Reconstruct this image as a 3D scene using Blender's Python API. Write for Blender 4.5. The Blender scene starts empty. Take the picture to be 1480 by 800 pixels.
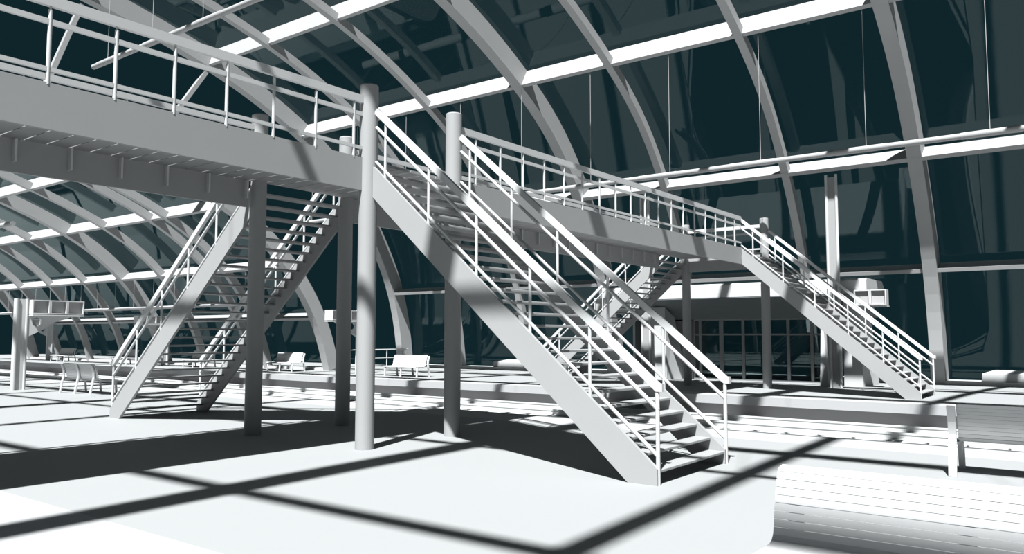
import bpy, math, random
from mathutils import Vector, Matrix

# ------------------------------------------------------------------ camera, world, sun
sc = bpy.context.scene
COL = sc.collection
cam_d = bpy.data.cameras.new('camera')
cam_d.sensor_width = 36.0
cam_d.lens = 1152.7675 / 1480 * 36.0
cam_d.clip_end = 500
cam = bpy.data.objects.new('camera', cam_d)
COL.objects.link(cam)
yaw, pit, rol = 0.646099, 0.073811, 0.000832
F = Vector((math.cos(yaw) * math.cos(pit), math.sin(yaw) * math.cos(pit), math.sin(pit)))
R = Vector((math.sin(yaw), -math.cos(yaw), 0))
U = R.cross(F)
R2 = R * math.cos(rol) + U * math.sin(rol)
U2 = U * math.cos(rol) - R * math.sin(rol)
M = Matrix((R2, U2, -F)).transposed().to_4x4()
M.translation = Vector((0, 0, 1.6))
cam.matrix_world = M
sc.camera = cam

world = bpy.data.worlds.new('world')
sc.world = world
world.use_nodes = True
bg = world.node_tree.nodes['Background']
bg.inputs['Color'].default_value = (0.0048, 0.0185, 0.0235, 1)
bg.inputs['Strength'].default_value = 1.0

sun_d = bpy.data.lights.new('sun', 'SUN')
sun_d.energy = 14.2
sun_d.angle = math.radians(0.75)
sun_d.color = (1.0, 1.0, 1.0)
sun = bpy.data.objects.new('sun', sun_d)
COL.objects.link(sun)
SUN = Vector((0.603, 0.208, -1.0)).normalized()
sun.rotation_euler = SUN.to_track_quat('-Z', 'Y').to_euler()
sun.location = (-10, -5, 30)

vs = sc.view_settings
vs.view_transform = 'Standard'
vs.look = 'None'
vs.gamma = 1
vs.exposure = 0.0
vs.use_curve_mapping = False

# ------------------------------------------------------------------ materials
def paint(name, col, rough=0.6, var=0.03, scale=3.0, spec=0.3):
    m = bpy.data.materials.new(name)
    m.use_nodes = True
    nt = m.node_tree
    b = nt.nodes['Principled BSDF']
    n = nt.nodes.new('ShaderNodeTexNoise')
    n.inputs['Scale'].default_value = scale
    n.inputs['Detail'].default_value = 3
    tc = nt.nodes.new('ShaderNodeTexCoord')
    nt.links.new(tc.outputs['Object'], n.inputs['Vector'])
    mx = nt.nodes.new('ShaderNodeMix')
    mx.data_type = 'RGBA'
    mx.inputs['A'].default_value = (*[c * (1 - var) for c in col], 1)
    mx.inputs['B'].default_value = (*[min(1, c * (1 + var)) for c in col], 1)
    nt.links.new(n.outputs['Fac'], mx.inputs['Factor'])
    nt.links.new(mx.outputs['Result'], b.inputs['Base Color'])
    b.inputs['Roughness'].default_value = rough
    b.inputs['Specular IOR Level'].default_value = spec
    return m

def glass_mat(name, tint, ior):
    m = bpy.data.materials.new(name)
    m.use_nodes = True
    nt = m.node_tree
    nt.nodes.remove(nt.nodes['Principled BSDF'])
    out = nt.nodes['Material Output']
    # Schlick reflectance, the same from both sides of the thin pane
    geo = nt.nodes.new('ShaderNodeNewGeometry')
    def math_(op, x, y=None, v=None):
        n = nt.nodes.new('ShaderNodeMath'); n.operation = op
        nt.links.new(x, n.inputs[0])
        if y is not None: nt.links.new(y, n.inputs[1])
        elif v is not None: n.inputs[1].default_value = v
        return n.outputs[0]
    dt = nt.nodes.new('ShaderNodeVectorMath'); dt.operation = 'DOT_PRODUCT'
    nt.links.new(geo.outputs['Incoming'], dt.inputs[0]); nt.links.new(geo.outputs['Normal'], dt.inputs[1])
    c = math_('ABSOLUTE', dt.outputs['Value'])
    om = nt.nodes.new('ShaderNodeMath'); om.operation = 'SUBTRACT'
    om.inputs[0].default_value = 1.0; nt.links.new(c, om.inputs[1])
    p5 = math_('POWER', om.outputs[0], v=5.0)
    f0 = ((ior - 1) / (ior + 1)) ** 2
    fac = math_('ADD', math_('MULTIPLY', p5, v=0.5), v=f0)
    tr = nt.nodes.new('ShaderNodeBsdfTransparent')
    tr.inputs['Color'].default_value = (*tint, 1)
    gl = nt.nodes.new('ShaderNodeBsdfGlossy')
    gl.inputs['Roughness'].default_value = 0.0
    gl.inputs['Color'].default_value = (0.85, 1.0, 1.0, 1)
    mx = nt.nodes.new('ShaderNodeMixShader')
    nt.links.new(fac, mx.inputs[0])
    nt.links.new(tr.outputs[0], mx.inputs[1])
    nt.links.new(gl.outputs[0], mx.inputs[2])
    nt.links.new(mx.outputs[0], out.inputs[0])
    return m

WHITE = paint('white_paint', (0.43, 0.437, 0.44))
RIB = paint('rib_paint', (0.30, 0.303, 0.305), var=0.05, scale=1.2)
STEEL = paint('bridge_paint', (0.262, 0.266, 0.268))
FLOOR = paint('platform_floor', (0.242, 0.25, 0.252), rough=0.75, var=0.01, scale=0.4, spec=0.1)
COPING = paint('coping_stone', (.30, .305, .31), rough=0.75, var=0.01, scale=0.4, spec=0.1)
BENCH = paint('bench_paint', (.43, .435, .44))
EDGE = paint('edge_strip', (0.07, 0.073, 0.075), rough=0.8)
BALLAST = paint('ballast', (0.42, 0.425, 0.43), rough=0.9, var=0.08, scale=8)
CONC = paint('concrete', (0.22, 0.222, 0.225), rough=0.8)
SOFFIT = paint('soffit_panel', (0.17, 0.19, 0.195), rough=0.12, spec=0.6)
SCREEN = paint('screen_panel', (.32, .32, .32), rough=0.5)
MULL = paint('door_frame_paint', (0.26, 0.265, 0.265))
RAILS = paint('rail_steel', (0.45, 0.46, 0.46), rough=0.35)
GLASS = glass_mat('glass', (0.97, 0.985, 0.985), 1.42)
DGLASS = glass_mat('door_glass', (0.55, 0.62, 0.63), 1.5)
DARKIN = paint('dark_interior', (0.012, 0.035, 0.042), rough=0.9)

# ------------------------------------------------------------------ mesh building
class MB:
    def __init__(s):
        s.v = []; s.f = []
    def add(s, vs_, fs):
        o = len(s.v); s.v += [tuple(p) for p in vs_]
        s.f += [tuple(i + o for i in f) for f in fs]
        return s
    def hexa(s, p):
        return s.add(p, [(3, 2, 1, 0), (4, 5, 6, 7), (0, 1, 5, 4), (1, 2, 6, 5), (2, 3, 7, 6), (3, 0, 4, 7)])
    def box(s, x0, x1, y0, y1, z0, z1):
        return s.hexa([(x0, y0, z0), (x1, y0, z0), (x1, y1, z0), (x0, y1, z0), (x0, y0, z1), (x1, y0, z1), (x1, y1, z1), (x0, y1, z1)])
    def tube(s, a, b, r, n=12, r2=None):
        a = Vector(a); b = Vector(b); r2 = r if r2 is None else r2
        d = (b - a).normalized()
        up = Vector((0, 0, 1)) if abs(d.z) < 0.95 else Vector((1, 0, 0))
        e1 = d.cross(up).normalized(); e2 = e1.cross(d).normalized()
        vs_ = []
        for c, rr in ((a, r), (b, r2)):
            for i in range(n):
                t = 2 * math.pi * i / n
                vs_.append(c + e1 * (rr * math.cos(t)) + e2 * (rr * math.sin(t)))
        fs = [(i, (i + 1) % n, n + (i + 1) % n, n + i) for i in range(n)]
        fs += [tuple(range(n - 1, -1, -1)), tuple(range(n, 2 * n))]
        return s.add(vs_, fs)
    def path(s, pts, w, h, side):
        """rectangular bar swept along pts; w along the 'side' vector, h across it"""
        pts = [Vector(p) for p in pts]; side = Vector(side).normalized()
        rings = []
        for i, p in enumerate(pts):
            d1 = (pts[i] - pts[i - 1]).normalized() if i else (pts[1] - pts[0]).normalized()
            d2 = (pts[i + 1] - pts[i]).normalized() if i < len(pts) - 1 else d1
            d = (d1 + d2).normalized()
            k = 1 / max(0.5, d.dot(d1))
            n = side.cross(d).normalized() * (h / 2 * k)
            e = side * (w / 2)
            rings.append([p - e - n, p + e - n, p + e + n, p - e + n])
        vs_ = [q for r_ in rings for q in r_]
        fs = [(3, 2, 1, 0)]
        for i in range(len(pts) - 1):
            o = 4 * i
            for k in range(4):
                fs.append((o + k, o + (k + 1) % 4, o + 4 + (k + 1) % 4, o + 4 + k))
        o = 4 * (len(pts) - 1)
        fs.append((o, o + 1, o + 2, o + 3))
        return s.add(vs_, fs)
    def prism(s, poly, axis, a, b):
        """poly: 2D points; axis 'x': poly=(y,z); 'y': poly=(x,z); 'z': poly=(x,y)"""
        def P(p, t):
            return {'x': (t, p[0], p[1]), 'y': (p[0], t, p[1]), 'z': (p[0], p[1], t)}[axis]
        n = len(poly)
        vs_ = [P(p, a) for p in poly] + [P(p, b) for p in poly]
        fs = [tuple(range(n - 1, -1, -1)), tuple(range(n, 2 * n))]
        fs += [(i, (i + 1) % n, n + (i + 1) % n, n + i) for i in range(n)]
        return s.add(vs_, fs)
    def build(s, name, mat, parent=None, smooth=False, bevel=0.0):
        me = bpy.data.meshes.new(name)
        off = Vector((0, 0, 0))
        if parent is not None:
            off = parent.get('_o', None)
            off = Vector(off) if off is not None else Vector((0, 0, 0))
        else:
            xs = [p[0] for p in s.v]; ys = [p[1] for p in s.v]; zs = [p[2] for p in s.v]
            off = Vector(((min(xs) + max(xs)) / 2, (min(ys) + max(ys)) / 2, min(zs)))
        me.from_pydata([tuple(Vector(p) - off) for p in s.v], [], s.f)
        me.validate(); me.update()
        import bmesh
        bm = bmesh.new(); bm.from_mesh(me)
        bmesh.ops.recalc_face_normals(bm, faces=bm.faces)
        bm.to_mesh(me); bm.free()
        me.materials.append(mat)
        o = bpy.data.objects.new(name, me)
        COL.objects.link(o)
        if smooth:
            for p in me.polygons: p.use_smooth = True
            me.set_sharp_from_angle(angle=math.radians(40))
        if parent is None:
            o.location = off
            o['_o'] = tuple(off)
        else:
            o.parent = parent
            o['_o'] = tuple(off)
        if bevel:
            md = o.modifiers.new('bevel', 'BEVEL'); md.width = bevel; md.segments = 2; md.limit_method = 'ANGLE'
        return o

def tag(o, label=None, cat=None, group=None, kind=None):
    if label: o['label'] = label
    if cat: o['category'] = cat
    if group: o['group'] = group
    if kind: o['kind'] = kind
    return o

def empty(name, loc):
    o = bpy.data.objects.new(name, None)
    o.empty_display_size = 0.2
    o.location = loc
    o['_o'] = tuple(loc)
    COL.objects.link(o)
    return o

def struct(mb, name, mat, **k):
    return tag(mb.build(name, mat, **k), kind='structure')

def copy_tree(o, parent=None):
    c = o.copy(); COL.objects.link(c); c.parent = parent
    for ch in [x for x in bpy.data.objects if x.parent == o]:
        copy_tree(ch, c)
    return c

# ------------------------------------------------------------------ ground, platforms, track bed
YA, YB = -12, 75
struct(MB().box(3.52, 12.23, YA, YB, -1.0, 0.0), 'floor', FLOOR)
struct(MB().box(2.4, 3.52, YA, YB, -1.0, 0.0), 'trim_4', COPING)
struct(MB().box(-16, 2.4, YA, YB, -1.0, -0.004), 'floor', FLOOR)
struct(MB().box(12.23, 13.20, YA, YB, -1.0, 0.0), 'trim_5', COPING)
struct(MB().box(13.20, 13.42, YA, YB, -1.0, -0.01), 'trim_1', EDGE)
struct(MB().box(13.42, 21.2, YA, YB, -1.0, -0.62), 'trim_2', BALLAST)
struct(MB().box(21.75, 31.2, YA, YB, -0.23, 0.0), 'floor', FLOOR)
struct(MB().box(20.9, 21.75, YA, YB, -0.23, 0.0), 'trim_6', COPING)
struct(MB().box(21.2, 31.2, YA, YB, -1.0, -0.23), 'trim_3', CONC)

# ------------------------------------------------------------------ vault profiles
XC = 7.8
HALL = [(29.86, 0), (29.72, 1.75), (29.22, 3.75), (28.35, 5.5), (27.27, 7.03), (25.95, 8.85), (24.66, 9.93),
        (23.18, 10.70), (21.46, 11.61), (20.4, 12.08), (18.49, 12.75), (16.93, 13.13), (15.48, 13.52), (14.2, 13.8), (12.6, 14.1), (10.5, 14.4), (7.8, 14.55)]
SMALL = [(24.45, 0), (24.2, 1.1), (23.82, 2.08), (23.26, 3.02), (22.2, 4.4), (20.8, 5.72), (19.04, 6.81),
         (17.36, 7.55), (15.65, 8.2), (13.8, 8.85), (11.9, 9.4), (10, 9.75), (7.8, 9.9)]

def catmull(p, n=6):
    full = p + [(2 * XC - x, z) for x, z in reversed(p[:-1])]
    out = []
    for i in range(len(full) - 1):
        p0 = full[max(i - 1, 0)]; p1 = full[i]; p2 = full[i + 1]; p3 = full[min(i + 2, len(full) - 1)]
        for k in range(n):
            t = k / n
            q = []
            for a in (0, 1):
                q.append(0.5 * (2 * p1[a] + (p2[a] - p0[a]) * t + (2 * p0[a] - 5 * p1[a] + 4 * p2[a] - p3[a]) * t * t + (3 * p1[a] - p0[a] - 3 * p2[a] + p3[a]) * t ** 3))
            out.append(tuple(q))
    out.append(full[-1])
    # even spacing, then smoothing, so the curve has no kinks
    def resample(c, m):
        L = [0]
        for i in range(len(c) - 1): L.append(L[-1] + math.hypot(c[i + 1][0] - c[i][0], c[i + 1][1] - c[i][1]))
        res = []; j = 0
        for k in range(m):
            t = L[-1] * k / (m - 1)
            while j < len(L) - 2 and L[j + 1] < t: j += 1
            u = (t - L[j]) / (L[j + 1] - L[j])
            res.append((c[j][0] + (c[j + 1][0] - c[j][0]) * u, c[j][1] + (c[j + 1][1] - c[j][1]) * u))
        return res
    out = resample(out, 97)
    for _ in range(14):
        out = [out[0]] + [((out[i - 1][0] + 2 * out[i][0] + out[i + 1][0]) / 4, (out[i - 1][1] + 2 * out[i][1] + out[i + 1][1]) / 4) for i in range(1, len(out) - 1)] + [out[-1]]
    return out

def normals(c):
    ns = []
    for i in range(len(c)):
        a = c[max(i - 1, 0)]; b = c[min(i + 1, len(c) - 1)]
        t = Vector((b[0] - a[0], b[1] - a[1])).normalized()
        ns.append(Vector((t.y, -t.x)))      # outward (going right foot -> crown -> left foot)
    return ns

class Vault:
    def __init__(s, prof, depth):
        s.c = catmull(prof); s.n = normals(s.c); s.depth = depth
        a = s.n[2]
        if a.x < 0: s.n = [-q for q in s.n]
    def off(s, i, d):
        x = s.c[i][0] + s.n[i].x * d; z = s.c[i][1] + s.n[i].y * d
        return (x, max(z, 0) if i in (0, len(s.c) - 1) else z)
    def nearest(s, node):
        return min(range(len(s.c)), key=lambda i: (s.c[i][0] - node[0]) ** 2 + (s.c[i][1] - node[1]) ** 2)
    def rib(s, yhi, w, d):
        mb = MB(); n = len(s.c)
        vs_ = []
        for i in range(n):
            a = s.off(i, 0); b = s.off(i, d)
            vs_ += [(a[0], yhi - w, a[1]), (a[0], yhi, a[1]), (b[0], yhi, b[1]), (b[0], yhi - w, b[1])]
        fs = [(0, 1, 2, 3)]
        for i in range(n - 1):
            o = 4 * i
            for k in range(4):
                fs.append((o + k, o + (k + 1) % 4, o + 4 + (k + 1) % 4, o + 4 + k))
        o = 4 * (n - 1)
        fs.append((o + 3, o + 2, o + 1, o))
        return mb.add(vs_, fs)
    def purlin(s, node, y0, y1, th, d, inset=0.03, up=1):
        i = s.nearest(node); c = Vector(node); n = s.n[i]
        t = Vector((-n.y, n.x)) * up
        if t.y < 0: t = -t
        p = [c + n * inset, c + n * d, c + n * d + t * th, c + n * inset + t * th]
        return MB().prism([(q.x, q.y) for q in p], 'y', y0, y1)
    def glass(s, y0, y1, d, coef, zc, foot):
        """glazing: the same arch as one smooth even curve r = sum c_k cos(2k t), set out by d"""
        mb = MB(); vs_ = []
        t0 = math.atan2(-zc, foot - XC)
        n = 120; c = []
        for i in range(n + 1):
            t = t0 + (math.pi - 2 * t0) * i / n
            r = sum(q * math.cos(2 * k * t) for k, q in enumerate(coef))
            c.append((XC + r * math.cos(t), zc + r * math.sin(t)))
        ns = normals(c)
        if ns[2].x < 0: ns = [-q for q in ns]
        for i in range(n + 1):
            x = c[i][0] + ns[i].x * d; z = c[i][1] + ns[i].y * d
            vs_ += [(x, y0, max(z, 0)), (x, y1, max(z, 0))]
        return mb.add(vs_, [(2 * i, 2 * i + 1, 2 * i + 3, 2 * i + 2) for i in range(n)])

hall = Vault(HALL, 0.74)
small = Vault(SMALL, 0.6)
HY0, HY1 = -8.4, 30.0
SY0, SY1 = 29.05, 61.2

def pane(mb, name):
    o = struct(mb, name, GLASS)
    for p in o.data.polygons: p.use_smooth = True
    return o
pane(hall.glass(HY0, HY1, 0.76, (17.7945, 3.8039, .5025, -.0701), 0, 29.86), 'window_1')
pane(small.glass(SY0, SY1, 0.62, (14.7862, 2.2266, .2212, -.179, -.0565), -3, 24.45), 'window_2')

RG = 'arch ribs of the glass vault'
hall_ribs = [
    (30.0, .42, .74, 'wide arch rib ending the tall hall, its foot behind the far platform railing'),
    (25.82, .26, .30, 'narrow arch rib of the tall hall next to its wide end rib'),
    (21.84, .26, .30, 'narrow arch rib passing behind the nearest column top, second from the wide end rib'),
    (17.39, .42, .74, 'wide arch rib crossing above the middle of the footbridge'),
    (13.46, .26, .30, 'narrow arch rib coming down behind the middle of the far bridge span'),
    (8.92, .26, .30, 'narrow arch rib coming down behind the stair at the far bridge end'),
    (4.97, .42, .74, 'wide arch rib standing behind the foot of the far right stair'),
    (0.75, .26, .30, 'narrow arch rib just beyond the right edge of the view, first after the wide one'),
    (-3.55, .26, .30, 'narrow arch rib beside the viewer, second after the wide one at the right'),
    (-7.98, .42, .74, 'wide arch rib ending the tall hall behind the viewer'),
]
for y, w, d, lab in hall_ribs:
    tag(hall.rib(y, w, d).build('arch_rib', RIB), lab, 'arch rib', RG)
small_ribs = [
    (29.4, .42, .6, 'wide arch rib opening the low vault, its foot beside a white bench'),
    (33.9, .26, .34, 'narrow arch rib of the low vault, nearer one of the close pair'),
    (35.2, .26, .34, 'narrow arch rib of the low vault, farther one of the close pair'),
    (39.5, .26, .34, 'narrow arch rib of the low vault just before its wide middle rib'),
    (43.7, .42, .6, 'wide arch rib in the middle of the low vault at the left'),
    (47.9, .26, .34, 'narrow arch rib of the low vault, first beyond its wide middle rib'),
    (52.3, .26, .34, 'narrow arch rib of the low vault, second beyond its wide middle rib'),
    (56.5, .26, .34, 'narrow arch rib of the low vault, last before its far end rib'),
    (61.0, .42, .6, 'wide arch rib closing the far end of the low vault behind the sign mast'),
]
for y, w, d, lab in small_ribs:
    tag(small.rib(y, w, d).build('arch_rib', RIB), lab, 'arch rib', RG)

PG = 'long roof beams of the glass vault'
def mirror(n): return (2 * XC - n[0], n[1])
hp = [((29.15, 3.68), .13, 'lowest wall beam running level along the tall glass wall'),
      ((27.2, 7.03), .14, 'bright roof beam running right behind the hanging tube'),
      ((23.18, 10.68), .14, 'bright wide roof beam running across the top right of the glass'),
      ((18.42, 12.77), .14, 'bright roof beam crossing the top left corner of the tall hall'),
      ((13.2, 13.97), .14, 'roof beam near the crown above the bridge stairs'),
      ((7.8, 14.55), .14, 'roof beam along the crown of the tall hall')]
for nd, th, lab in hp:
    tag(hall.purlin(nd, HY0, HY1, th, .72).build('roof_beam', RIB), lab, 'roof beam', PG)
for nd, th, lab in hp[:-1]:
    mn = mirror(nd)
    if nd[0] == 13.2: mn = (2.47, 13.87)
    if nd[0] == 18.42: mn = (-2.86, 12.77); th = .09
    tag(hall.purlin(mn, HY0, HY1, th, .72).build('roof_beam', RIB), lab.split(' running')[0].split(' crossing')[0] + ' on the side behind the viewer, at height %.0f metres' % nd[1], 'roof beam', PG)
sp = [((23.66, 2.3), .12, 'lowest wall beam along the low vault behind the far benches'),
      ((21.95, 4.55), .13, 'bright roof beam of the low vault just above the sign display boxes'),
      ((19.04, 6.81), .14, 'bright roof beam of the low vault meeting the left stair rail'),
      ((15.65, 8.2), .14, 'bright roof beam of the low vault right under the bridge girder'),
      ((11.9, 9.4), .14, 'roof beam of the low vault hidden behind the bridge girder'),
      ((7.8, 9.9), .14, 'roof beam along the crown of the low vault')]
for nd, th, lab in sp:
    tag(small.purlin(nd, SY0, SY1, th, .58).build('roof_beam', RIB), lab, 'roof beam', PG)
for nd, th, lab in sp[:-1]:
    tag(small.purlin(mirror(nd), SY0, SY1, th, .58).build('roof_beam', RIB), 'roof beam on the near side of the low vault at height %.0f metres' % nd[1], 'roof beam', PG)

# kerbs the glass stands on
struct(MB().box(29.86, 31.0, HY0, HY1, 0, .13), 'baseboard_right', WHITE)
struct(MB().box(24.46, 25.4, SY0, SY1, 0, .13), 'baseboard_far', WHITE)
struct(MB().box(2 * XC - 31.0, 2 * XC - 29.9, HY0, HY1, 0, .13), 'baseboard_left', WHITE)
struct(MB().box(2 * XC - 25.4, 2 * XC - 24.4, SY0, SY1, 0, .13), 'baseboard_back', WHITE)

# braces between the two vaults
for a, b, lab in (((18.3, 29.75, 12.6), (15.35, 29.25, 8.25), 'slanted white brace tube dropping from the bright roof beam to the low vault'),
                  ((13.2, 29.75, 13.7), (11.65, 29.25, 9.55), 'slanted white brace tube high at the left, behind the bridge railing')):
    tag(MB().path([a, b], .2, .17, (0, 1, 0)).build('roof_brace', STEEL), lab, 'brace', 'brace tubes between the two vaults')

# hanging light tubes
def light_tube(x, z, ztop, y0, y1, wires, r, label):
    t = empty('hanging_light_tube', (x, y0, z))
    MB().tube((x, y0, z), (x, y1, z), r, 16).build('tube', RIB, t, smooth=True)
    y = y0 + 1.9; k = 0
    while y < y1 - 1.4:
        MB().tube((x, y, z), (x, y + 1.35, z), r * 1.12, 16).build('coupling_sleeve', RIB, t, smooth=True)
        y += 3.1
    for wy in wires:
        MB().tube((x, wy, z + r), (x, wy, ztop), .008, 6).build('wire', RIB, t)
    return tag(t, label, 'hanging tube', 'tube lights hung on wires')
light_tube(23.18, 6.75, 10.66, -6.5, 29.6, [2.3 - 3.02 * 2, 2.3 - 3.02] + [2.3 + 2.95 * k for k in range(10)], .08, 'long white tube hung on thin wires along the tall glass wall')
light_tube(13.2, 11.13, 13.95, -6.0, 28.62, [27.6 - 2.93 * k for k in range(11)], .09, 'white tube hung on wires ending at the top left behind the railing')
light_tube(2.4, 11.13, 13.95, -6.0, 28.62, [27.6 - 2.93 * k for k in range(11)], .09, 'white tube hung on wires above and behind the viewer, nearer the crown')
light_tube(-7.48, 6.75, 10.66, -6.5, 29.6, [2.3 + 2.95 * k for k in range(9)], .085, 'long white tube hung on wires along the glass wall behind the viewer')
light_tube(21.95, 3.05, 4.52, 31.0, 60.0, [32 + 2.0 * k for k in range(14)], .075, 'white tube hung on short wires under the roof of the low vault')
light_tube(11.9, 5.62, 9.36, 31.4, 60.0, [33 + 2.9 * k for k in range(9)], .085, 'white tube of the low vault with its rounded end at the left edge')

# ------------------------------------------------------------------ railway track
trk = empty('railway_track', (19.0, 20, -0.62))
for x in (18.28, 19.72):
    MB().prism([(x - .07, -.55), (x + .07, -.55), (x + .07, -.535), (x + .015, -.52), (x + .015, -.44), (x + .036, -.43), (x + .036, -.395), (x - .036, -.395), (x - .036, -.43), (x - .015, -.44), (x - .015, -.52), (x - .07, -.535)], 'y', -6, 74).build('rail', RAILS, trk)
for k in range(100):
    y = 1.0 + .72 * k
    MB().prism([(17.7, -.62), (20.3, -.62), (20.27, -.545), (19.5, -.55), (18.5, -.55), (17.73, -.545)], 'y', y, y + .42).build('sleeper', BALLAST, trk)
tag(trk, 'sunlit white railway track lying between the two platforms', 'railway track')

# ------------------------------------------------------------------ footbridge
ZB, ZT = 3.69, 4.17
GN0, GN1 = 8.56, 8.61      # near girder
GF0, GF1 = 11.19, 11.24    # far girder
X2, X3, X6 = 7.895, 9.7735, 24.4
YN, YF = 8.575, 11.207
bridge = empty('footbridge', (8.8, 9.9, 0))
g1 = MB().box(-7, 7.78, GN0, GN1, ZB, ZT).build('girder', STEEL, bridge)
MB().box(9.88, 22.42, GN0, GN1, ZB, ZT).build('girder', STEEL, bridge)
g3 = MB().box(-7, 7.70, GF0, GF1, ZB, ZT).build('girder', STEEL, bridge)
g4 = MB().box(9.88, 22.42, GF0, GF1, ZB, ZT).build('girder', STEEL, bridge)
MB().box(24.36, 24.42, GN0, GF1, ZB, ZT).build('end_beam', STEEL, bridge)
mb = MB(); x = 4.015 - .2815 * 39
while x < 24.2:
    mb.box(x + .022, x + .2815, GN1 + .004, GF0 - .004, 4.125, 4.165)
    x += .2815
mb.build('deck', STEEL, bridge)
# web stiffeners on the inside of the girders
k = 0
xs = 4.209 - .685 * 15
while xs < 22.2:
    if not (7.72 < xs < 9.95):
        MB().box(xs - .014, xs + .014, GF0 - .07, GF0, ZB + .13, ZT - .05).build('stiffener', WHITE, bridge)
        MB().box(xs - .014, xs + .014, GN1, GN1 + .07, ZB + .13, ZT - .05).build('stiffener', WHITE, bridge)
    xs += .685
tag(bridge, 'white footbridge deck with solid side girders crossing above the tracks', 'footbridge')

def guardrail(parent, p0, p1, posts, side, zh=5.02, hh=.11):
    """level guardrail of the bridge from p0 to p1 (deck height z=ZT)"""
    r = empty('guardrail', (p0[0], p0[1], ZT)); r.parent = parent
    po = Vector(parent['_o']); r.location = Vector(r['_o']) - po
    a = Vector(p0); b = Vector(p1)
    MB().path([a + Vector((0, 0, zh)), b + Vector((0, 0, zh))], .055, hh, side).build('handrail', WHITE, r)
    MB().path([a + Vector((0, 0, 4.805)), b + Vector((0, 0, 4.805))], .03, .056, side).build('middle_rail', WHITE, r)
    MB().path([a + Vector((0, 0, 4.31)), b + Vector((0, 0, 4.31))], .03, .045, side).build('bottom_rail', WHITE, r)
    for q in posts:
        q = Vector(q)
        mb = MB().tube(q + Vector((0, 0, ZT - .02)), q + Vector((0, 0, 4.93)), .021, 10)
        mb.tube(q + Vector((0, 0, 4.93)), q + Vector((0, 0, 4.97)), .012, 8)
        mb.build('post', WHITE, r, smooth=True)
    return r
px = [3.505 + .6835 * k for k in range(-14, 28)]
guardrail(bridge, (-6.5, YN, 0), (7.78, YN, 0), [(x, YN, 0) for x in px if x < 7.75], (0, 1, 0))
guardrail(bridge, (9.9, YN, 0), (22.43, YN, 0), [(x, YN, 0) for x in px if 9.9 < x < 22.4], (0, 1, 0))
guardrail(bridge, (-6.5, 11.2, 0), (7.78, 11.2, 0), [(x + .1, 11.2, 0) for x in px if x < 7.6], (0, 1, 0), 5.03, .08)
guardrail(bridge, (9.9, 11.2, 0), (22.43, 11.2, 0), [(x + .1, 11.2, 0) for x in px if 9.9 < x < 22.3], (0, 1, 0), 5.03, .08)
guardrail(bridge, (24.38, 8.7, 0), (24.38, 11.08, 0), [(24.38, 9.5, 0), (24.38, 10.3, 0)], (1, 0, 0))

cols = [(X2, YN, 'round white column standing nearest, full height beside the head of the near stair'),
        (X3, YN, 'round white column right behind the near stair, its foot half in sunlight'),
        (X2, YF, 'round shaded column under the bridge beside the head of the left stair'),
        (X3, YF, 'round shaded column under the bridge between the nearest column and the left stair'),
        (X6, YN, 'round column on the far platform under the head of the far right stair'),
        (X6, YF, 'round shaded column on the far platform, left of the kiosk doors')]
for x, y, lab in cols:
    mb = MB().tube((x, y, 0), (x, y, 5.245), .134, 40)
    mb.tube((x, y, 5.245), (x, y, 5.26), .134, 40, .122)
    tag(mb.build('support_column', STEEL, smooth=True), lab, 'column', 'round columns carrying the footbridge')

# ------------------------------------------------------------------ staircases
def staircase(x0, x1, ytop, sgn, label):
    """x0 near side, x1 far side; descends in direction sgn along y from ytop"""
    st = empty('staircase', ((x0 + x1) / 2, ytop + sgn * 4.58, 0))
    S = .8655
    def Y(s): return ytop + sgn * s
    def zt(s): return .176 + (4.58 - s) * S          # top edge of stringer
    L = 4.58
    sb = L - .36
    poly = [(Y(0), ZT), (Y(.03), min(ZT, zt(.03))), (Y(L), .176), (Y(L), 0), (Y(sb), 0), (Y(0), ZB)]
    T = .05
    MB().prism(poly, 'x', x0, x0 + T).build('stringer', STEEL, st)
    MB().prism(poly, 'x', x1 - T, x1).build('stringer', STEEL, st)
    n = 25
    for k in range(n):
        z = .16 + .1585 * k
        s = L - (z - .16) / S - 0.005
        MB().box(x0 + T, x1 - T, min(Y(s), Y(s - .25)), max(Y(s), Y(s - .25)), z - .032, z).build('tread', STEEL, st, bevel=.006)
    for xr, nm in ((x0 + .045, 0), (x1 + .012, 1)):
        r = empty('guardrail', (xr, Y(L), 0)); r.parent = st
        r.location = Vector(r['_o']) - Vector(st['_o'])
        zb = lambda s, h: .176 + (L - s) * S + h - .176
        def rail(h, nm_, rr, s0=.16, s1=L):
            a = (xr, Y(s0), (L - s0) * .856 + h); b = (xr, Y(s1), (L - s1) * .856 + h)
            if rr: MB().tube(a, b, rr, 10).build(nm_, WHITE, r, smooth=True)
            else:
                MB().path([a, b, (xr, Y(L + .06), h)], .06, .085, (1, 0, 0)).build(nm_, WHITE, r)
        rail(1.045, 'handrail', 0, .13 if not (nm == 0 and x0 > 20 and sgn < 0) else -.03)
        s00 = .13 if not (nm == 0 and x0 > 20 and sgn < 0) else -.03
        rail(.805, 'middle_rail', .024, s00)
        rail(.30, 'bottom_rail', .022, s00)
        for q in range(6):
            s = L - .01 - .85 * q
            if s < .25: continue
            z0 = 0 if q == 0 else zt(s) - .05
            rr = .024 if q == 0 else .02
            MB().tube((xr, Y(s), z0), (xr, Y(s), (L - s) * .856 + 1.03), rr, 10).build('post', WHITE, r, smooth=True)
    return tag(st, label, 'staircase', 'steel staircases of the footbridge')
staircase(7.866, 9.78, GN0, -1, 'white open-tread staircase coming down towards the viewer in the middle')
staircase(7.866, 9.78, GF1, 1, 'white open-tread staircase going down away at the left, seen from below')
staircase(22.44, 24.36, GN0, -1, 'sunlit staircase at the far right leading down to the far platform')
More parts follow.
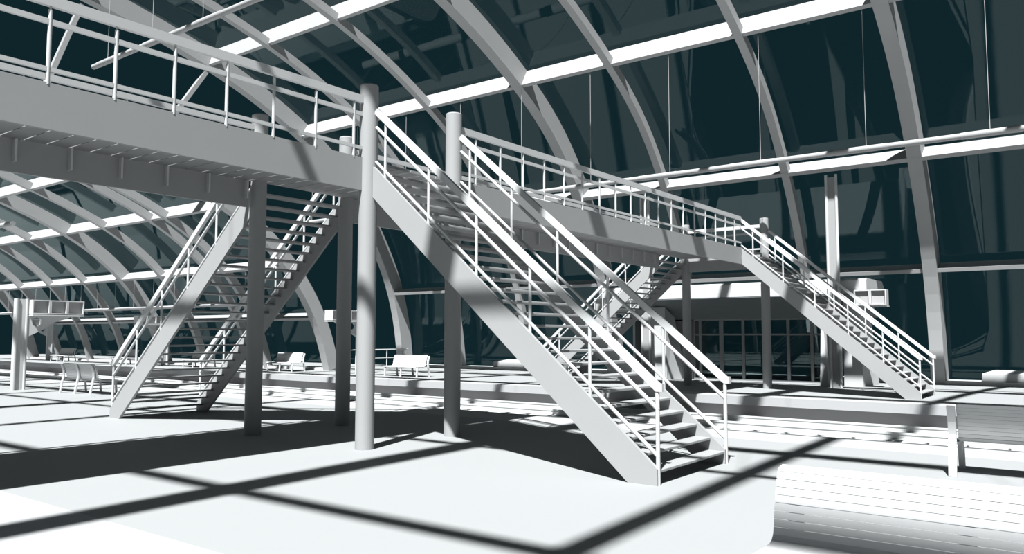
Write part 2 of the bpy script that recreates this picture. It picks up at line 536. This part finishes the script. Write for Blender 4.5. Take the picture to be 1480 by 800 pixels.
staircase(22.44, 24.36, GF1, 1, 'shaded staircase at the far end of the bridge, seen behind the near stair railing')

# ------------------------------------------------------------------ benches
def make_bench(n_seats=2):
    b = empty('bench', (0, 0, 0))
    W = .87
    prof = [(.03, .83), (.07, .765), (.095, .70), (.12, .62), (.135, .54), (.15, .46), (.175, .415), (.22, .395), (.32, .39), (.5, .393), (.68, .395), (.735, .37)]
    # resample into slats
    def seglen(p): return [math.hypot(p[i + 1][0] - p[i][0], p[i + 1][1] - p[i][1]) for i in range(len(p) - 1)]
    ls = seglen(prof); tot = sum(ls)
    def at(s):
        for i, l in enumerate(ls):
            if s <= l or i == len(ls) - 1:
                t = s / l; return (prof[i][0] + (prof[i + 1][0] - prof[i][0]) * t, prof[i][1] + (prof[i + 1][1] - prof[i][1]) * t)
            s -= l
    N = 22
    for q in range(1):
        ya = -.05; yb = -1.87
        for nm, lo, hi in (('backrest', 0, 11), ('seat', 11, N)):
            mb = MB()
            for k in range(lo, hi):
                s0 = tot * k / N + .0013; s1 = tot * (k + 1) / N - .0013
                a = at(s0); c = at(s1)
                d = Vector((c[0] - a[0], c[1] - a[1])).normalized(); nn = Vector((-d.y, d.x)) * .011
                poly = [(a[0] - nn.x, a[1] - nn.y), (c[0] - nn.x, c[1] - nn.y), (c[0] + nn.x, c[1] + nn.y), (a[0] + nn.x, a[1] + nn.y)]
                inset = .03 if k == 0 else 0
                if k == 0:
                    for j in range(5):
                        t0 = j / 5; t1 = (j + 1) / 5
                        e0 = .035 * (1 - math.sqrt(max(0, 1 - (1 - (t0 + t1) / 2) ** 2)))
                        p0 = Vector(poly[0]) * (1 - t0) + Vector(poly[1]) * t0; p1 = Vector(poly[0]) * (1 - t1) + Vector(poly[1]) * t1
                        p2 = Vector(poly[3]) * (1 - t1) + Vector(poly[2]) * t1; p3 = Vector(poly[3]) * (1 - t0) + Vector(poly[2]) * t0
                        mb.prism([p0, p1, p2, p3], 'y', yb + e0, ya - e0)
                else:
                    mb.prism(poly, 'y', yb, ya)
            mb.build(nm, BENCH, b)
    for q in range(n_seats + 1):
        y = -q * .88
        mb = MB()
        mb.path([(.0, y, .0), (.03, y, .2), (.07, y, .40), (.085, y, .47), (.075, y, .62), (.01, y, .80)], .085, .03, (0, 1, 0))
        mb.build('rear_leg', BENCH, b)
        mb = MB()
        mb.path([(.09, y, .37), (.3, y, .355), (.6, y, .36), (.66, y, .365), (.685, y, .31), (.70, y, .15), (.715, y, .0)], .07, .03, (0, 1, 0))
        mb.build('front_leg', BENCH, b)
    return b
bench0 = make_bench()
BG = 'slatted benches on the platforms'
bl = [((4.90, -.22), math.pi, 'slatted white bench in the near right corner, sunlit front towards the viewer'),
      ((10.43, 1.55), 0, 'slatted bench at the right edge, seen from behind with a sunlit leg'),
      ((10.43, 23.83), 0, 'slatted bench at the left beside the sign mast, seen from behind'),
      ((23.3, 21.65), math.pi, 'white slatted bench on the far platform right of the nearest column'),
      ((23.3, 29.3), math.pi, 'white slatted bench on the far platform beside the foot of the wide low vault rib'),
      ((23.3, 36.3), math.pi, 'slatted bench on the far platform seen through the left stair treads'),
      ((23.3, 43.8), math.pi, 'slatted bench on the far platform left of the foot of the left stair'),
      ((23.3, 51.3), math.pi, 'slatted bench on the far platform just right of the sign mast')]
for i, ((x, y), rz, lab) in enumerate(bl):
    o = bench0 if i == 0 else copy_tree(bench0)
    o.rotation_euler = (0, 0, rz)
    o.location = (x, y, 0)
    tag(o, lab, 'bench', BG)

# ------------------------------------------------------------------ sign masts with display boxes
def display(x0, y, z0, n, parent, facing, bw=.49, dep=.34, h=.42):
    """row of n boxes along +x (facing -y) or along -y (facing -x)"""
    for k in range(n):
        a = k * (bw + .01)
        mb = MB(); t = .03
        def bx(u0, u1, d0, d1, z_0, z_1):
            if facing == '-y': mb.box(x0 + a + u0, x0 + a + u1, y + d0, y + d1, z_0, z_1)
            else: mb.box(x0 + d0, x0 + d1, y - a - u1, y - a - u0, z_0, z_1)
        bx(0, bw, 0, dep, z0, z0 + t); bx(0, bw, 0, dep, z0 + h - t, z0 + h)
        bx(0, t, 0, dep, z0 + t, z0 + h - t); bx(bw - t, bw, 0, dep, z0 + t, z0 + h - t)
        box_ = mb.build('display_box', WHITE, parent)
        mb = MB(); bx(t, bw - t, .10, dep - .01, z0 + t, z0 + h - t)
        mb.build('screen', SCREEN, box_)

def gusset_poly(x0, z1, flip=1):
    base = [(0, .95), (.15, .98), (1.35, .62), (1.12, .56), (.95, .52), (.72, .42), (.4, .2), (0, 0)]
    return [(x0 + flip * a, z1 + b) for a, b in base]

def plate_with_hole(outer, c, r, axis, t0, t1, n=24):
    """star-shaped outline plate with a round hole"""
    mb = MB(); ring_o = []; ring_i = []
    m = len(outer)
    for i in range(96):
        ang = 2 * math.pi * i / 96; d = (math.cos(ang), math.sin(ang)); best = None
        for j in range(m):
            a = outer[j]; b = outer[(j + 1) % m]
            ex, ez = b[0] - a[0], b[1] - a[1]
            den = d[0] * ez - d[1] * ex
            if abs(den) < 1e-9: continue
            t = ((a[0] - c[0]) * ez - (a[1] - c[1]) * ex) / den
            u = ((a[0] - c[0]) * d[1] - (a[1] - c[1]) * d[0]) / den
            if t > 1e-6 and -1e-6 <= u <= 1 + 1e-6 and (best is None or t < best): best = t
        best = best or r * 1.2
        ring_o.append((c[0] + d[0] * best, c[1] + d[1] * best)); ring_i.append((c[0] + d[0] * r, c[1] + d[1] * r))
    def P(p, t): return (p[0], t, p[1]) if axis == 'y' else (t, p[0], p[1])
    n = 96
    vs_ = [P(p, t0) for p in ring_o] + [P(p, t0) for p in ring_i] + [P(p, t1) for p in ring_o] + [P(p, t1) for p in ring_i]
    fs = []
    for i in range(n):
        j = (i + 1) % n
        fs += [(i, j, n + j, n + i), (2 * n + i, 3 * n + i, 3 * n + j, 2 * n + j), (i, 2 * n + i, 2 * n + j, j), (n + i, n + j, 3 * n + j, 3 * n + i)]
    return mb.add(vs_, fs)

def sign_mast(x, y, label, h=2.70, flip=1):
    m = empty('sign_mast', (x + .14 * flip, y, 0))
    for dx in (0, .29):
        MB().tube((x + dx * flip, y, 0), (x + dx * flip, y, h), .07 if dx == 0 else .045, 16).build('pole', WHITE, m, smooth=True)
    MB().box(min(x, x + .29 * flip), max(x, x + .29 * flip), y - .02, y + .02, 0, h - .01).build('web_plate', WHITE, m)
    x1 = x + .32 * flip
    out = gusset_poly(x1, 1.56, flip)
    plate_with_hole(out, (x1 + .26 * flip, 1.56 + .45), .14, 'y', y - .02, y + .02).build('bracket_plate', WHITE, m)
    a = x1 + .02 if flip > 0 else x1 - .02 - 1.5
    MB().box(a, a + 1.48, y - .3, y + .24, 2.19, 2.23).build('shelf', WHITE, m)
    display(a, y - .27, 2.25, 3, m, '-y', dep=.5)
    return tag(m, label, 'sign mast', 'sign masts with display boxes')
sign_mast(10.05, 26.0, 'white twin pole sign mast with three display boxes on the near platform at the left')
sign_mast(23.6, 55.4, 'distant sign mast on the far platform, seen just right of the near left mast', flip=-1)
sign_mast(23.95, 42.0, 'distant sign mast on the far platform seen behind the left stair railing', flip=-1)
sign_mast(23.6, 25.9, 'distant sign mast on the far platform half hidden behind the nearest column', flip=-1)

# tall service masts beside the kiosk
for x, y, lab in ((26.0, 6.97, 'tall white twin pole mast behind the far right stair'),
                  (26.0, 13.53, 'tall white twin pole mast left of the kiosk, top showing above the bridge')):
    m = empty('tall_mast', (x, y, 0))
    for dy in (-.15, .15):
        MB().tube((x, y + dy, 0), (x, y + dy, 6.70), .045, 14).build('pole', WHITE, m, smooth=True)
    MB().box(x + .01, x + .03, y - .12, y + .12, 0, 6.62).build('web_plate', STEEL, m)
    tag(m, lab, 'mast', 'tall twin pole masts by the kiosk')

# ------------------------------------------------------------------ kiosk
ki = empty('kiosk', (28, 10.8, 0))
YK0, YK1 = 6.06, 15.45
MB().prism([(26.2, 2.93), (26.2, 3.34), (26.26, 3.40), (28.3, 3.40), (28.9, 2.93)], 'y', YK0, YK1).build('roof', WHITE, ki)
MB().prism([(26.24, 2.93), (27.98, 2.25), (27.98, 2.21), (26.2, 2.90)], 'y', YK0 + .05, YK1 - .1).build('soffit', SOFFIT, ki)
KX = 28.0
MB().box(KX - .04, KX + .04, 7.7, 13.6, 2.17, 2.25).build('door_head', MULL, ki)
yv = [7.79, 8.27, 9.07, 9.88, 10.68, 11.50, 12.32, 12.58]
for i, y in enumerate(yv):
    w = .075 if i in (3, 5) else .05
    MB().box(KX - .04, KX + .04, y - w, y + w, 0, 2.18).build('mullion', MULL, ki)
MB().box(KX - .03, KX + .03, 7.77, 12.58, 1.63, 1.69).build('transom', MULL, ki)
MB().box(KX - .06, KX + .03, 7.77, 12.58, .0, .07).build('door_sill', WHITE, ki)
for i in range(6):
    MB().box(KX - .005, KX + .005, yv[i], yv[i + 1], .07, 2.18).build('door_glass', DGLASS, ki)
MB().box(KX - .04, 29.2, 12.6, 13.75, 0, 2.9).build('wall_panel', MULL, ki)
MB().box(28.1, 29.2, 15.1, 15.2, 0, 2.9).build('side_wall', MULL, ki)
# tapered pylons either side of the doors
def pylon(y0, y1):
    mb = MB()
    mb.hexa([(26.85, y0, 0), (28.3, y0 - .12, 0), (28.3, y1, 0), (26.85, y1, 0),
             (26.72, y0 - .02, 2.65), (27.5, y0 - .02, 2.3), (27.5, y1 - .05, 2.3), (26.72, y1 - .05, 2.65)])
    return mb
pylon(13.15, 13.75).build('pylon', WHITE, ki)
mb = MB(); mb.hexa([(27.0, 6.42, 0), (28.6, 6.30, 0), (28.6, 7.0, 0), (27.0, 7.0, 0), (26.75, 6.42, 2.95), (27.9, 6.42, 2.95), (27.9, 6.9, 2.95), (26.75, 6.9, 2.95)])
mb.build('pylon', WHITE, ki)
mb = MB(); mb.hexa([(26.75, 7.42, 0), (27.3, 7.42, 0), (27.3, 7.68, 0), (26.75, 7.68, 0), (26.75, 7.56, 2.4), (27.3, 7.5, 2.4), (27.3, 7.62, 2.4), (26.75, 7.60, 2.4)])
mb.build('fin', WHITE, ki)
tag(ki, 'white kiosk with glazed doors under a flat roof on the far platform', 'kiosk')
for x, y, n in ((25.82, 6.34, 2), (25.82, 15.6, 1)):
    display(x, y, 2.53, n, ki, '-x', .45, .34, .48)
    MB().box(x - .02, x + .38, y - n * .46, y, 2.485, 2.525).build('shelf', WHITE, ki)

# ------------------------------------------------------------------ low white benches on the kerb and end railing
for y0, y1, lab in ((3.55, -2.5, 'long low white box on the glass wall kerb at the right edge'), (23.9, 19.0, 'long low white box on the glass wall kerb, left of the near stair')):
    mb = MB().hexa([(30.2, y1, .13), (30.85, y1, .13), (30.85, y0, .13), (30.2, y0, .13),
                    (30.2, y1, .40), (30.80, y1 + .3, .50), (30.80, y0 - .35, .50), (30.2, y0 - .03, .40)])
    tag(mb.build('heater_box', WHITE, bevel=.02), lab, 'heater box', 'low boxes on the glass wall kerb')
er = empty('end_railing', (27.5, 29.75, 0))
yr = 29.3
for xx in (26.0, 27.2, 28.4, 29.6):
    MB().tube((xx, yr, 0), (xx, yr, .92), .025, 8).build('post', WHITE, er, smooth=True)
MB().tube((25.0, yr, .92), (29.9, yr, .92), .028, 8).build('handrail', WHITE, er, smooth=True)
MB().tube((25.0, yr, .5), (29.9, yr, .5), .018, 8).build('middle_rail', WHITE, er, smooth=True)
tag(er, 'low white railing at the foot of the hall end rib on the far platform', 'railing')

for o in bpy.data.objects:
    if '_o' in o: del o['_o']
